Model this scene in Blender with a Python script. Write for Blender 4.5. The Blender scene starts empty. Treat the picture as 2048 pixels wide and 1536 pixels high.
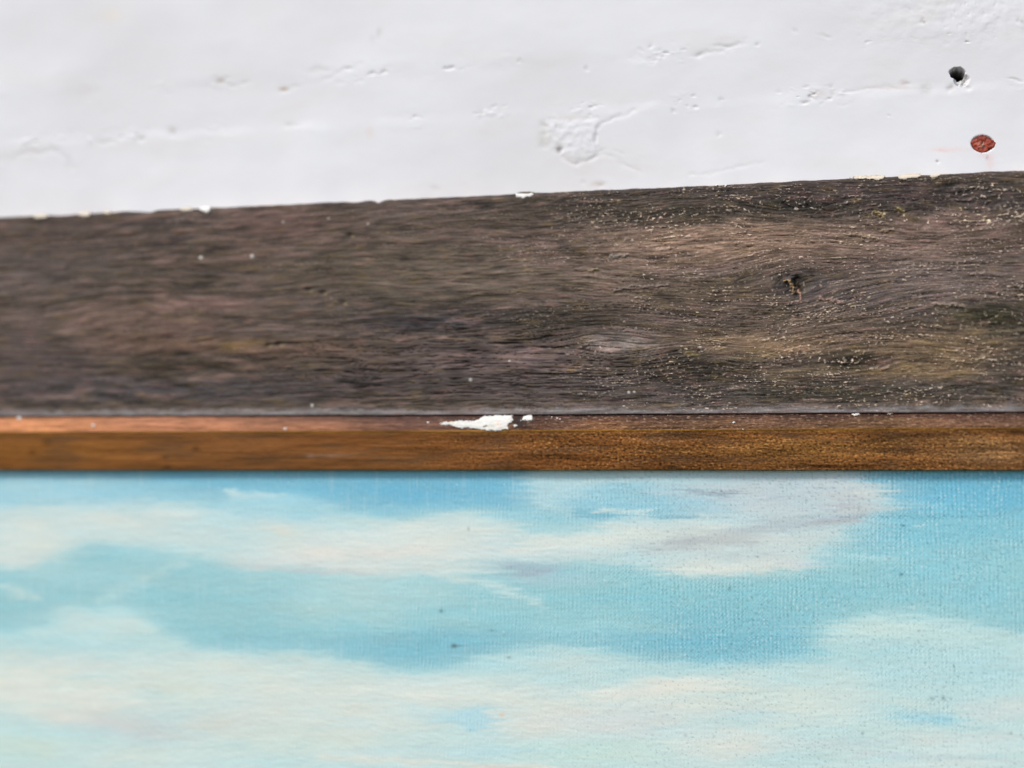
import bpy, math
import numpy as np
from mathutils import Matrix, Vector

# ------------------------------------------------------------------ camera, sky, sun, exposure
scene = bpy.context.scene
C = scene.collection
FP = 2844.4                                    # focal length in photograph pixels (50 mm on 36 mm)
YAW, PIT, DIST = math.radians(13.2), math.radians(3.46), 0.284
F = np.array([-math.sin(YAW) * math.cos(PIT), math.cos(YAW) * math.cos(PIT), math.sin(PIT)])
R = np.array([math.cos(YAW), math.sin(YAW), 0.0])
U = np.cross(R, F)
P0 = np.array([0.0, -0.006, DIST * math.sin(PIT)])
CAM = P0 - F * DIST
cd = bpy.data.cameras.new("camera"); cam = bpy.data.objects.new("camera", cd); C.objects.link(cam)
m = Matrix(((R[0], U[0], -F[0], CAM[0]), (R[1], U[1], -F[1], CAM[1]), (R[2], U[2], -F[2], CAM[2]), (0, 0, 0, 1)))
cam.matrix_world = m
cd.lens = 50; cd.sensor_width = 36; cd.clip_start = 0.01; cd.clip_end = 200
cd.dof.use_dof = True; cd.dof.aperture_fstop = 5.6
cd.dof.focus_distance = 0.2745
scene.camera = cam

SUN_EL, SUN_AZ = math.radians(46), math.radians(-32)      # azimuth measured from -Y (behind the camera) towards -X when negative
w = bpy.data.worlds.new("World"); scene.world = w; w.use_nodes = True
nt = w.node_tree
bg = nt.nodes['Background']; sky = nt.nodes.new('ShaderNodeTexSky')
sky.sky_type = 'NISHITA'; sky.sun_disc = False
sky.sun_elevation = SUN_EL; sky.sun_rotation = math.pi - SUN_AZ
sky.dust_density = 1.6; sky.air_density = 1.0; sky.ozone_density = 0.8
nt.links.new(sky.outputs[0], bg.inputs[0]); bg.inputs[1].default_value = 0.13
sl = bpy.data.lights.new("sun", 'SUN'); so = bpy.data.objects.new("sun", sl); C.objects.link(so)
sl.energy = 1.5; sl.angle = math.radians(14); sl.color = (1.0, 0.955, 0.90)
sd = Vector((math.sin(SUN_AZ) * math.cos(SUN_EL), -math.cos(SUN_AZ) * math.cos(SUN_EL), math.sin(SUN_EL)))
so.rotation_euler = sd.to_track_quat('Z', 'Y').to_euler(); so.location = sd * 3
vs = scene.view_settings
vs.view_transform = 'Standard'; vs.look = 'None'; vs.gamma = 1; vs.use_curve_mapping = False
vs.exposure = 0.50
K = 0.98                                        # albedo scale

# ------------------------------------------------------------------ helpers
def to_px(X, Y, Z):
    dx, dy, dz = X - CAM[0], Y - CAM[1], Z - CAM[2]
    f = dx * F[0] + dy * F[1] + dz * F[2]
    r = dx * R[0] + dy * R[1] + dz * R[2]
    u = dx * U[0] + dy * U[1] + dz * U[2]
    return 1024 + FP * r / f, 768 - FP * u / f
def at(px, py, y):
    d = F * FP + R * (px - 1024) - U * (py - 768)
    return CAM + d * ((y - CAM[1]) / d[1])

def perlin(x, y, seed=0):
    rs = np.random.RandomState(seed)
    G = rs.rand(256, 256).astype(np.float32) * 2 * np.pi
    gx, gy = np.cos(G), np.sin(G)
    x = np.asarray(x, dtype=np.float32) + 1000.37; y = np.asarray(y, dtype=np.float32) + 1000.71
    xi = np.floor(x).astype(np.int32); yi = np.floor(y).astype(np.int32)
    xf = x - xi; yf = y - yi
    u = xf * xf * xf * (xf * (xf * 6 - 15) + 10); v = yf * yf * yf * (yf * (yf * 6 - 15) + 10)
    a0, a1, b0, b1 = xi & 255, (xi + 1) & 255, yi & 255, (yi + 1) & 255
    n00 = gx[b0, a0] * xf + gy[b0, a0] * yf
    n10 = gx[b0, a1] * (xf - 1) + gy[b0, a1] * yf
    n01 = gx[b1, a0] * xf + gy[b1, a0] * (yf - 1)
    n11 = gx[b1, a1] * (xf - 1) + gy[b1, a1] * (yf - 1)
    a = n00 + (n10 - n00) * u; b = n01 + (n11 - n01) * u
    return (a + (b - a) * v) * 1.5
def fbm(x, y, seed=0, o=4, g=0.5):
    s = 0; a = 1; t = 0
    for i in range(o):
        s = s + a * perlin(x * 2 ** i, y * 2 ** i, seed + i * 7); t += a; a *= g
    return s / t * 1.4
def ss(a, b, x):
    t = np.clip((x - a) / (b - a), 0, 1); return t * t * (3 - 2 * t)
def lin(c):
    c = np.array(c, dtype=np.float32) / 255.0
    return np.where(c <= 0.04045, c / 12.92, ((c + 0.055) / 1.055) ** 2.4)
def mix(col, c, a):
    if not isinstance(c, np.ndarray) or c.ndim == 1: c = lin(c) if not isinstance(c, np.ndarray) else c
    return col + (c - col) * a[..., None]
def segdist(x, y, pts):
    d = np.full(x.shape, 1e9, dtype=np.float32)
    for (x0, y0), (x1, y1) in zip(pts[:-1], pts[1:]):
        vx, vy = x1 - x0, y1 - y0
        t = np.clip(((x - x0) * vx + (y - y0) * vy) / (vx * vx + vy * vy + 1e-9), 0, 1)
        d = np.minimum(d, np.hypot(x - x0 - t * vx, y - y0 - t * vy))
    return d
def inpoly(x, y, pts):
    ins = np.zeros(x.shape, dtype=bool)
    n = len(pts)
    for i in range(n):
        x0, y0 = pts[i]; x1, y1 = pts[(i + 1) % n]
        if y0 == y1: continue
        c = ((y0 > y) != (y1 > y)) & (x < (x1 - x0) * (y - y0) / (y1 - y0) + x0)
        ins ^= c
    return ins

def grid_mesh(name, X, Y, Z, col, mat, parent=None, back=None):
    """one sheet from 2-D arrays (rows, columns)"""
    nr, nc = X.shape
    co = np.stack([X, Y, Z], -1).astype(np.float32).reshape(-1, 3)
    me = bpy.data.meshes.new(name)
    me.vertices.add(nr * nc); me.vertices.foreach_set("co", co.ravel())
    i = np.arange((nr - 1) * nc, dtype=np.int32).reshape(nr - 1, nc)[:, :-1].ravel()
    q = np.stack([i, i + nc, i + nc + 1, i + 1], -1)          # rows run downward, columns to the right: faces the camera
    me.loops.add(q.size); me.loops.foreach_set("vertex_index", q.ravel())
    me.polygons.add(len(q)); me.polygons.foreach_set("loop_start", np.arange(0, q.size, 4, dtype=np.int32))
    me.polygons.foreach_set("loop_total", np.full(len(q), 4, dtype=np.int32))
    me.update(calc_edges=True)
    me.polygons.foreach_set("use_smooth", np.ones(len(q), dtype=bool))
    if col is not None:
        a = me.color_attributes.new("Col", 'FLOAT_COLOR', 'POINT')
        c4 = np.ones((nr * nc, 4), dtype=np.float32); c4[:, :3] = np.clip(col.reshape(-1, 3) * K, 0.003, 0.92)
        a.data.foreach_set("color", c4.ravel())
    me.materials.append(mat)
    o = bpy.data.objects.new(name, me); C.objects.link(o)
    if parent: o.parent = parent
    return o
def axis(lo, hi, step, far, fine=()):
    """dense between lo and hi, coarser outside, extra-dense inside the fine spans"""
    xs = [lo]
    while xs[-1] < hi:
        s = step
        for a, b, fs in fine:
            if a <= xs[-1] < b: s = fs
        xs.append(xs[-1] + s)
    r = [xs[-1]]; s = step
    while r[-1] < far[1]: s = min(s * 1.15, 0.02 if r[-1] > .20 else .0004); r.append(r[-1] + s)
    l = [xs[0]]; s = step
    while l[-1] > far[0]: s = min(s * 1.15, 0.02 if l[-1] < -.19 else .0004); l.append(l[-1] - s)
    return np.array(l[::-1][:-1] + xs + r[1:])

def empty(name, loc, label, cat):
    o = bpy.data.objects.new(name, None); C.objects.link(o); o.location = loc
    o.empty_display_size = 0.02
    o['label'] = label; o['category'] = cat
    return o
def adopt(child, parent):
    child.parent = parent; child.matrix_parent_inverse = Matrix.Translation(-Vector(parent.location))

# ------------------------------------------------------------------ materials
def material(name, rough=0.7, spec=0.3, attr=True, color=None, bumps=(), tint=(), rvar=0.0):
    """bumps: (scale vector, detail, distance); tint: (scale vector, detail, low, high) multiplies the colour"""
    mt = bpy.data.materials.new(name); mt.use_nodes = True
    n = mt.node_tree.nodes; l = mt.node_tree.links; b = n['Principled BSDF']
    b.inputs['Roughness'].default_value = rough
    b.inputs['Specular IOR Level'].default_value = spec
    tc = n.new('ShaderNodeTexCoord')
    def noise(sc, det):
        mp = n.new('ShaderNodeMapping'); mp.inputs['Scale'].default_value = sc
        l.new(tc.outputs['Object'], mp.inputs[0])
        t = n.new('ShaderNodeTexNoise'); t.inputs['Scale'].default_value = 1.0; t.inputs['Detail'].default_value = det
        t.inputs['Roughness'].default_value = 0.6
        l.new(mp.outputs[0], t.inputs['Vector']); return t.outputs['Fac']
    if attr:
        a = n.new('ShaderNodeAttribute'); a.attribute_name = 'Col'; out = a.outputs['Color']
    else:
        r = n.new('ShaderNodeRGB'); r.outputs[0].default_value = (*[float(v) * K for v in lin(color)], 1); out = r.outputs[0]
    for sc, det, lo, hi in tint:
        f = noise(sc, det)
        mr = n.new('ShaderNodeMapRange'); mr.inputs[1].default_value = 0.3; mr.inputs[2].default_value = 0.7
        mr.inputs[3].default_value = lo; mr.inputs[4].default_value = hi; l.new(f, mr.inputs[0])
        mx = n.new('ShaderNodeMix'); mx.data_type = 'RGBA'; mx.blend_type = 'MULTIPLY'; mx.inputs[0].default_value = 1
        l.new(out, mx.inputs[6])
        cb = n.new('ShaderNodeCombineColor'); [l.new(mr.outputs[0], cb.inputs[i]) for i in range(3)]
        l.new(cb.outputs[0], mx.inputs[7]); out = mx.outputs[2]
    l.new(out, b.inputs['Base Color'])
    if rvar:
        f = noise((900, 900, 900), 3); mr = n.new('ShaderNodeMapRange')
        mr.inputs[1].default_value = 0.3; mr.inputs[2].default_value = 0.7
        mr.inputs[3].default_value = rough - rvar; mr.inputs[4].default_value = rough + rvar
        l.new(f, mr.inputs[0]); l.new(mr.outputs[0], b.inputs['Roughness'])
    prev = None
    for sc, det, dist in bumps:
        bn = n.new('ShaderNodeBump'); bn.inputs['Strength'].default_value = 1.0; bn.inputs['Distance'].default_value = dist
        l.new(noise(sc, det), bn.inputs['Height'])
        if prev: l.new(prev, bn.inputs['Normal'])
        prev = bn.outputs[0]
    if prev: l.new(prev, b.inputs['Normal'])
    mt['prev'] = 0
    return mt

M_wood = material('weathered_wood', 0.6, 0.2, bumps=(((700, 700, 3500), 3, 0.00006), ((6000, 6000, 6000), 2, 0.00004)),
                  tint=(((500, 500, 5000), 3, 0.82, 1.18), ((7000, 7000, 9000), 2, 0.85, 1.15)), rvar=0.12)
M_mould = material('stained_wood', 0.5, 0.12, bumps=(((900, 900, 4000), 3, 0.00004), ((5000, 5000, 5000), 2, 0.00004)),
                   tint=(((400, 400, 5000), 3, 0.85, 1.15), ((6000, 6000, 7000), 2, 0.82, 1.18)), rvar=0.1)
M_wall = material('white_masonry_paint', 0.6, 0.3, bumps=(((250, 250, 250), 4, 0.00003), ((2500, 2500, 2500), 2, 0.00001)))
M_chip = material('white_paint_flake', 0.6, 0.3, attr=False, color=(238, 236, 228), bumps=(((3000, 3000, 3000), 3, 0.00004),),
                  tint=(((600, 600, 600), 3, 0.93, 1.03),))
M_cream = material('cream_paint_flake', 0.6, 0.3, attr=False, color=(214, 200, 178), bumps=(((3000, 3000, 3000), 3, 0.00004),),
                   tint=(((900, 900, 900), 3, 0.85, 1.05),))
M_flake = material('flaking_paint', 0.65, 0.2, bumps=(((2500, 2500, 2500), 3, 0.00003),), tint=(((900, 900, 2600), 3, 0.94, 1.04),))
M_plug = material('red_plastic', 0.5, 0.4, bumps=(((2500, 2500, 2500), 4, 0.0001),))

# canvas: weave relief on top of the painted colours
def canvas_material():
    mt = material('oil_painted_canvas', 0.55, 0.3, bumps=(((3500, 3500, 3500), 2, 0.00002),))
    n = mt.node_tree.nodes; l = mt.node_tree.links; b = n['Principled BSDF']
    prev = b.inputs['Normal'].links[0].from_socket
    tc = n.new('ShaderNodeTexCoord')
    nz = n.new('ShaderNodeTexNoise'); nz.inputs['Scale'].default_value = 160; nz.inputs['Detail'].default_value = 2
    l.new(tc.outputs['Object'], nz.inputs['Vector'])
    vm = n.new('ShaderNodeVectorMath'); vm.operation = 'MULTIPLY_ADD'; vm.inputs[1].default_value = (0.0014, 0, 0.0014)
    l.new(nz.outputs['Color'], vm.inputs[0]); l.new(tc.outputs['Object'], vm.inputs[2])
    sp = n.new('ShaderNodeSeparateXYZ'); l.new(vm.outputs[0], sp.inputs[0])
    def mth(op, a, bb=None):
        q = n.new('ShaderNodeMath'); q.operation = op
        for i, v in enumerate((a, bb)):
            if v is None: continue
            if isinstance(v, (int, float)): q.inputs[i].default_value = v
            else: l.new(v, q.inputs[i])
        return q.outputs[0]
    sx = mth('SINE', mth('MULTIPLY', sp.outputs[0], 2 * math.pi / 0.00078))
    sz = mth('SINE', mth('MULTIPLY', sp.outputs[2], 2 * math.pi / 0.00074))
    h = mth('ADD', mth('MULTIPLY', mth('MULTIPLY', sx, sz), 0.45), mth('MULTIPLY', sx, 0.55))
    am = n.new('ShaderNodeTexNoise'); am.inputs['Scale'].default_value = 420; am.inputs['Detail'].default_value = 3
    l.new(tc.outputs['Object'], am.inputs['Vector'])
    mr = n.new('ShaderNodeMapRange'); mr.inputs[1].default_value = 0.38; mr.inputs[2].default_value = 0.66
    mr.inputs[3].default_value = 0.15; mr.inputs[4].default_value = 1.3; l.new(am.outputs['Fac'], mr.inputs[0])
    wa = n.new('ShaderNodeAttribute'); wa.attribute_name = 'weave'
    hh = mth('MULTIPLY', mth('MULTIPLY', h, mr.outputs[0]), wa.outputs['Fac'])
    bn = n.new('ShaderNodeBump'); bn.inputs['Distance'].default_value = 0.00003
    l.new(hh, bn.inputs['Height']); l.new(prev, bn.inputs['Normal']); l.new(bn.outputs[0], b.inputs['Normal'])
    return mt
M_canvas = canvas_material()

# ------------------------------------------------------------------ the wall: two painted bricks and the joint between
WALLY = 0.0
wall = empty('painted_brick_wall', (0, 0, 0), 'white painted masonry wall with pitted mortar joint, above the dark wooden frame', 'wall')
zA = at(440, 165, WALLY)[2]; zB = at(500, 258, WALLY)[2]
x0 = at(-120, 200, WALLY)[0]; x1 = at(2170, 200, WALLY)[0]
xh0, xh1 = at(1880, 150, WALLY)[0], at(2000, 290, WALLY)[0]
WX = axis(x0, x1, 0.00026, (-0.5, 0.5), ((xh0, xh1, 0.00012),))
PITS = ((440, 163, 9, 6, .7), (462, 172, 13, 4, .45), (492, 165, 10, 4, .3), (567, 178, 10, 5, .6), (590, 172, 12, 4, .3),
                              (345, 265, 9, 8, .5), (285, 276, 9, 6, .4), (205, 283, 13, 5, .4), (430, 266, 9, 4, .3), (580, 250, 8, 6, .4),
                              (640, 140, 22, 6, .4), (760, 68, 6, 12, .45), (745, 80, 6, 9, .3), (70, 308, 34, 6, .35), (138, 330, 8, 14, .3),
                              (110, 300, 14, 7, .4), (1042, 124, 5, 3, .6), (1172, 137, 4, 4, .5), (960, 228, 5, 12, .3), (1117, 298, 5, 6, 1.6),
                              (1112, 252, 3, 6, .7), (1088, 250, 7, 6, .5), (1095, 268, 12, 3, .4), (1090, 290, 12, 6, .35), (1085, 280, 6, 10, .3),
                              (1612, 203, 8, 3, .9), (1628, 194, 9, 7, .5), (1665, 185, 6, 9, .35), (1445, 203, 6, 5, .5), (1450, 92, 24, 4, .5),
                              (1400, 108, 14, 4, .4), (1515, 90, 4, 4, .5), (1650, 72, 12, 3, .4), (1592, 62, 5, 5, .3), (1434, 268, 5, 5, .4),
                              (1852, 180, 10, 12, .55), (1903, 176, 8, 7, .75), (1933, 174, 9, 5, .8), (1848, 44, 4, 4, .8), (1935, 82, 4, 2, .9),
                              (2040, 44, 4, 4, .7), (2030, 160, 16, 3, .6), (1810, 168, 9, 5, .35), (1200, 368, 10, 5, .4), (1168, 366, 5, 4, .3),
                              (1345, 222, 4, 4, .6), (870, 378, 8, 6, .3), (1780, 232, 2, 2, .6), (1874, 322, 2.5, 2, .8))
def wall_height(PX, PY, X, Z):
    PXw = PX + 7 * fbm(PX / 40, PY / 40, 301, 3); PYw = PY + 7 * fbm(PX / 40, PY / 40, 311, 3)
    eA = 0.0009 * fbm(X / 0.008, Z / 0.008, 21, 4)
    eB = 0.0009 * fbm(X / 0.007, Z / 0.007, 25, 4)
    # course relief: bricks proud, joint a little recessed
    ka = .3 + 1.0 * ss(-.3, .5, perlin(X / .017, Z * 0, 31)); kb = .25 + .9 * ss(-.3, .5, perlin(X / .014, Z * 0, 33))
    h = ka * 0.00007 * ss(-0.0012, 0.0018, Z - zA + eA) + kb * 0.00012 * ss(-0.0012, 0.0014, zB - Z + eB)
    h += 0.0003 * fbm(X / 0.05, Z / 0.03, 3, 3) + 0.00003 * fbm(X / 0.006, Z / 0.005, 5, 4)
    # pitting along both edges, stronger in patches
    for zz, sd_ in ((zA, 41), (zB, 47)):
        band = np.exp(-((Z - zz) / 0.0016) ** 2)
        patch = ss(0.05, 0.45, perlin(X / 0.012, Z * 0 + sd_, sd_))
        pit = ss(0.25, 0.75, fbm(X / 0.0021, Z / 0.0014, sd_ + 1, 3))
        h -= 0.00028 * band * patch * pit
        lump = ss(0.2, 0.8, fbm(X / 0.0035, Z / 0.002, sd_ + 3, 3))
        h += 0.00012 * band * patch * lump
    # rough upper right corner
    rr = np.exp(-(((PX - 1900) / 170) ** 2 + ((PY - 25) / 55) ** 2))
    h += rr * 0.00011 * fbm(PX / 30, PY / 24, 71, 4) - rr * 0.00007 * ss(0.3, .7, fbm(PX / 14, PY / 10, 75, 2))
    # individual pits (photograph positions mark where they are on the wall)
    for cx, cy, rx, ry, d in PITS:
        q = ((PXw - cx) / rx) ** 2 + ((PYw - cy) / ry) ** 2
        h -= 0.00024 * d * np.exp(-q)
        h += 0.00004 * d * np.exp(-(((PXw - cx) / (rx * 1.7)) ** 2 + ((PYw - cy - ry * 1.2) / (ry * 1.5)) ** 2))
    # flaked patch with cracked outline
    flake = [(1085, 240), (1110, 228), (1150, 236), (1195, 228), (1208, 248), (1196, 272), (1204, 298), (1180, 318), (1150, 328), (1118, 312), (1100, 288), (1088, 266)]
    ins = inpoly(PXw, PYw, flake).astype(np.float32)
    dd = segdist(PXw, PYw, flake + flake[:1])
    h += 0.00012 * ins * ss(0, 16, dd)
    h += ins * 0.00010 * fbm(PX / 16, PY / 14, 91, 3)
    for line, wd, dp in (([(1270, 220), (1262, 228), (1225, 234), (1205, 246), (1193, 262), (1192, 285), (1200, 305), (1180, 316), (1152, 328), (1125, 318), (1108, 302)], 3.2, .30),
                         ([(1200, 308), (1235, 322), (1275, 342)], 3.5, .16), ([(1200, 302), (1230, 300), (1245, 305)], 3, .10),
                         ([(1380, 352), (1440, 345), (1480, 332), (1525, 328)], 3, .12), ([(650, 160), (690, 140), (720, 130)], 4, .16),
                         ([(0, 318), (30, 322), (60, 302), (110, 300), (135, 320), (150, 345)], 6, .16), ([(1395, 112), (1450, 100), (1490, 84)], 5, .20),
                         ([(1690, 182), (1740, 176), (1790, 174)], 4, .16), ([(1270, 112), (1300, 118), (1330, 110)], 6, .14)):
        h -= 0.00048 * dp * np.exp(-(segdist(PXw, PYw, line) / (wd * 1.25)) ** 2) * np.clip(.7 + .6 * fbm(PX / 14, PY / 14, 97, 2), .1, 1.3)
    # drilled hole with its broken lower lip
    a = np.arctan2(PY - 146, PX - 1915)
    rad = np.hypot((PX - 1915) / 15.5, (PY - 146) / 12.0) + 0.05 * np.sin(3 * a + 1) + 0.04 * np.sin(7 * a) + 0.06 * perlin(PX / 3, PY / 3, 88)
    chute = np.hypot((PXw - 1921) / 14.5, (PYw - 160) / 15)
    h -= 0.0013 * (1 - ss(0.45, 1.1, chute)) * (1 + 0.5 * fbm(PX / 6, PY / 6, 93, 3))
    h -= 0.0085 * (1 - ss(0.78, 1.06, rad))
    # socket under the red plug
    rp = np.hypot((PX - 1965) / 25, (PY - 288) / 18)
    h -= 0.0012 * (1 - ss(0.7, 1.0, rp))
    return h
def wall_part(name, z_hi, z_lo, step, up=None, down=None):
    zs = [z_hi]
    while zs[-1] - step * 1.5 > z_lo: zs.append(zs[-1] - step)
    zs.append(z_lo)
    if up:
        s = step; t = [z_hi]
        while t[-1] < up: s = min(s * 1.2, 0.02); t.append(t[-1] + s)
        zs = t[::-1][:-1] + zs
    if down:
        s = step
        while zs[-1] > down: s = min(s * 1.2, 0.02); zs.append(zs[-1] - s)
    Z, X = np.meshgrid(np.array(zs), WX, indexing='ij')
    PX, PY = to_px(X, X * 0 + WALLY, Z)
    h = wall_height(PX, PY, X, Z)
    col = np.zeros(X.shape + (3,), dtype=np.float32) + lin((232, 232, 233))
    # faint ochre and grey grime, and rust-red smears from the plug
    g = ss(0.1, 0.7, fbm(X / 0.02, Z / 0.008, 111, 4)) * 0.35
    col = mix(col, (226, 221, 214), g)
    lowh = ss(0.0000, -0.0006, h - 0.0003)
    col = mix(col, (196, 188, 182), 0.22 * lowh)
    for cx, cy, rx, ry, c, al in ((567, 178, 8, 4, (196, 160, 110), .8), (441, 160, 8, 5, (190, 165, 130), .5), (345, 258, 8, 5, (175, 160, 140), .4),
                                  (1117, 298, 5, 5, (80, 60, 45), .9), (1086, 275, 14, 20, (205, 205, 175), .3), (1140, 236, 30, 6, (215, 200, 185), .4),
                                  (1640, 188, 16, 6, (210, 185, 170), .3), (1808, 165, 9, 8, (205, 175, 155), .4), (1780, 176, 50, 2.5, (222, 190, 175), .4),
                                  (1450, 78, 30, 8, (215, 203, 190), .4), (225, 30, 25, 16, (236, 224, 196), .35), (740, 265, 8, 14, (228, 205, 190), .4),
                                  (1195, 368, 16, 7, (190, 165, 145), .4), (1848, 44, 3, 3, (120, 110, 100), .6), (1874, 322, 2.5, 2, (110, 105, 110), .8),
                                  (1980, 325, 9, 16, (238, 176, 160), .32), (1970, 312, 16, 4, (240, 170, 155), .30), (1900, 300, 45, 6, (244, 200, 190), .35), (1885, 301, 12, 3, (240, 180, 165), .4),
                                  (1974, 316, 3, 4, (150, 110, 105), .5), (2045, 43, 4, 4, (140, 130, 125), .6)):
        q = ((PX - cx) / rx) ** 2 + ((PY - cy) / ry) ** 2
        col = mix(col, c, al * np.exp(-q) * (0.75 + 0.5 * np.clip(fbm(PX / 5, PY / 5, 131, 2), -1, 1)))
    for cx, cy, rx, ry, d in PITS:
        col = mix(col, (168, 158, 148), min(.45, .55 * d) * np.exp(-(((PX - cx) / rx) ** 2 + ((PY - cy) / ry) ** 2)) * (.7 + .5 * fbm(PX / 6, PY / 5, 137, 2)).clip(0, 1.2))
    # bare grey masonry in the hole
    rad = np.hypot((PX - 1915) / 15, (PY - 146) / 12); ch = np.hypot((PX - 1920) / 15, (PY - 160) / 15)
    col = mix(col, (95, 92, 84), 1 - ss(0.8, 1.1, rad))
    col = mix(col, (205, 203, 202), (1 - ss(0.7, 1.1, ch)) * ss(0.9, 1.15, rad) * (0.5 + 0.5 * ss(-.3, .5, fbm(PX / 4, PY / 4, 141, 3))))
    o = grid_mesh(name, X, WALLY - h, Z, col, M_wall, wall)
    return o
zt = at(2100, -70, WALLY)[2]; zf = at(0, 470, WALLY)[2]
wall_part('brick', zt, zA, 0.00026, up=0.35)
wall_part('mortar_joint', zA, zB, 0.00014)
wall_part('brick', zB, zf, 0.00024, down=-0.35)

# the red plug
def plug():
    c = at(1965, 288, WALLY - 0.0001)
    n = 72; rings = 16
    a = np.linspace(0, 2 * np.pi, n + 1)[:-1]
    RR = np.linspace(0, 1, rings)[1:]
    out = 1 + 0.07 * np.sin(2 * a + .5) + 0.10 * np.sin(4 * a + 2.2) + .06 * np.cos(a * 3) + 0.04 * np.sin(9 * a) + 0.035 * np.sin(17 * a + 2) + 0.03 * np.sin(23 * a)
    w_, h_ = 0.00228, 0.00188
    vs_ = [(c[0], -0.00002, c[2])]; cols = [lin((236, 205, 190))]
    for r in RR:
        for j in range(n):
            X = w_ * r * out[j] * math.cos(a[j]) + 0.0003 * r * math.sin(a[j]) * -1; Z = h_ * r * out[j] * math.sin(a[j])
            px, py = X * 1e4, Z * 1e4
            nn = float(fbm(np.array([px / 6.0]), np.array([py / 6.0]), 151, 3)[0])
            y = -0.00016 - 0.00013 * nn - 0.0001 * math.sin(r * math.pi) + (0.0012 * max(0, r - .9) / .1) + (0.0008 * max(0, .14 - r) / .14)
            vs_.append((c[0] + X, y, c[2] + Z))
            k = min(1, max(0, .5 + nn)); cc = (lin((112, 38, 24)) * (1 - k) + lin((176, 72, 42)) * k) * (1 - .5 * max(0, r - .78) / .22)
            if Z > 0.0008: cc = cc * 0.75
            d = math.hypot(X + 0.0005, Z + 0.0001)
            if d < 0.0006: cc = cc * .6 + lin((206, 140, 120)) * .4
            if math.hypot(X - 0.00005, Z) < 0.00026: cc = lin((236, 205, 190))
            if math.hypot(X - 0.0002, Z + 0.0004) < 0.0003: cc = lin((95, 60, 45))
            cols.append(cc)
    fs = [(0, 1 + j, 1 + (j + 1) % n) for j in range(n)]
    for r in range(rings - 2):
        for j in range(n):
            p = 1 + r * n; q = p + n; k = (j + 1) % n
            fs.append((p + j, q + j, q + k, p + k))
    me = bpy.data.meshes.new('wall_plug'); me.from_pydata(vs_, [], fs); me.update()
    at_ = me.color_attributes.new("Col", 'FLOAT_COLOR', 'POINT')
    at_.data.foreach_set("color", np.hstack([np.array(cols), np.ones((len(cols), 1))]).astype(np.float32).ravel())
    for p in me.polygons: p.use_smooth = True
    me.materials.append(M_plug)
    o = bpy.data.objects.new('wall_plug', me); C.objects.link(o)
    o['label'] = 'small rust red plug set in the white wall, below the dark drilled hole'; o['category'] = 'wall plug'
plug()

# ------------------------------------------------------------------ the framed painting
fr = empty('framed_painting', (0, 0, 0), 'framed painting of blue sky and clouds in a weathered dark brown wooden frame', 'painting')
YB, YM = -0.0046, -0.0060
fx0 = at(-120, 600, YB)[0]; fx1 = at(2170, 600, YB)[0]
def line_z(pts, y):
    P = [at(px, py, y) for px, py in pts]
    xs = [p[0] for p in P]; zs = [p[2] for p in P]
    return lambda X: np.interp(X, xs, zs)
top_z = line_z([(-100, 437.5), (0, 433), (1024, 387), (2048, 340), (2150, 335.3)], YB)
gro_z = line_z([(-100, 833), (0, 833), (1024, 829.5), (2048, 824), (2150, 823.5)], -0.0053)
arr_z = line_z([(-100, 865), (0, 864.5), (1024, 861), (2048, 855.5), (2150, 855)], YM)
sig_z = line_z([(-100, 939.5), (2150, 940)], -0.0032)

def psi(px, py):
    """stream function whose contours are the grain lines; knots bend it"""
    t = py - (833 - (px) * 0.0044)
    top = 433 - 0.0454 * px
    s = (py - top) / np.maximum(833 - 0.0044 * px - top, 1) * 440
    s = s + 26 * np.exp(-((px - 1900) / 260) ** 2) * np.exp(-((py - 640) / 110) ** 2)
    s = s - 22 * np.exp(-((px - 1420) / 260) ** 2) * np.exp(-((py - 560) / 90) ** 2)
    s = s + 16 * np.exp(-((px - 1380) / 200) ** 2) * np.exp(-((py - 420) / 60) ** 2)
    s = s - 20 * np.exp(-((px - 1960) / 170) ** 2) * np.exp(-((py - 470) / 70) ** 2)
    s = s + 9 * fbm(px / 330, py / 120, 201, 3)
    for cx, cy, su, sv, B in ((1590, 572, 90, 36, 30), (1640, 408, 130, 30, 15), (1240, 690, 90, 34, 24), (1700, 722, 100, 30, 15),
                              (1400, 735, 70, 28, 12), (250, 650, 110, 40, 24), (1960, 640, 90, 40, 16), (1820, 450, 80, 32, 14), (690, 600, 70, 26, 10), (1960, 395, 70, 30, 10)):
        q = np.exp(-0.5 * (((px - cx) / su) ** 2 + ((py - cy) / sv) ** 2))
        s = s - B * (py - cy) / sv * q
    return s
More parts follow.
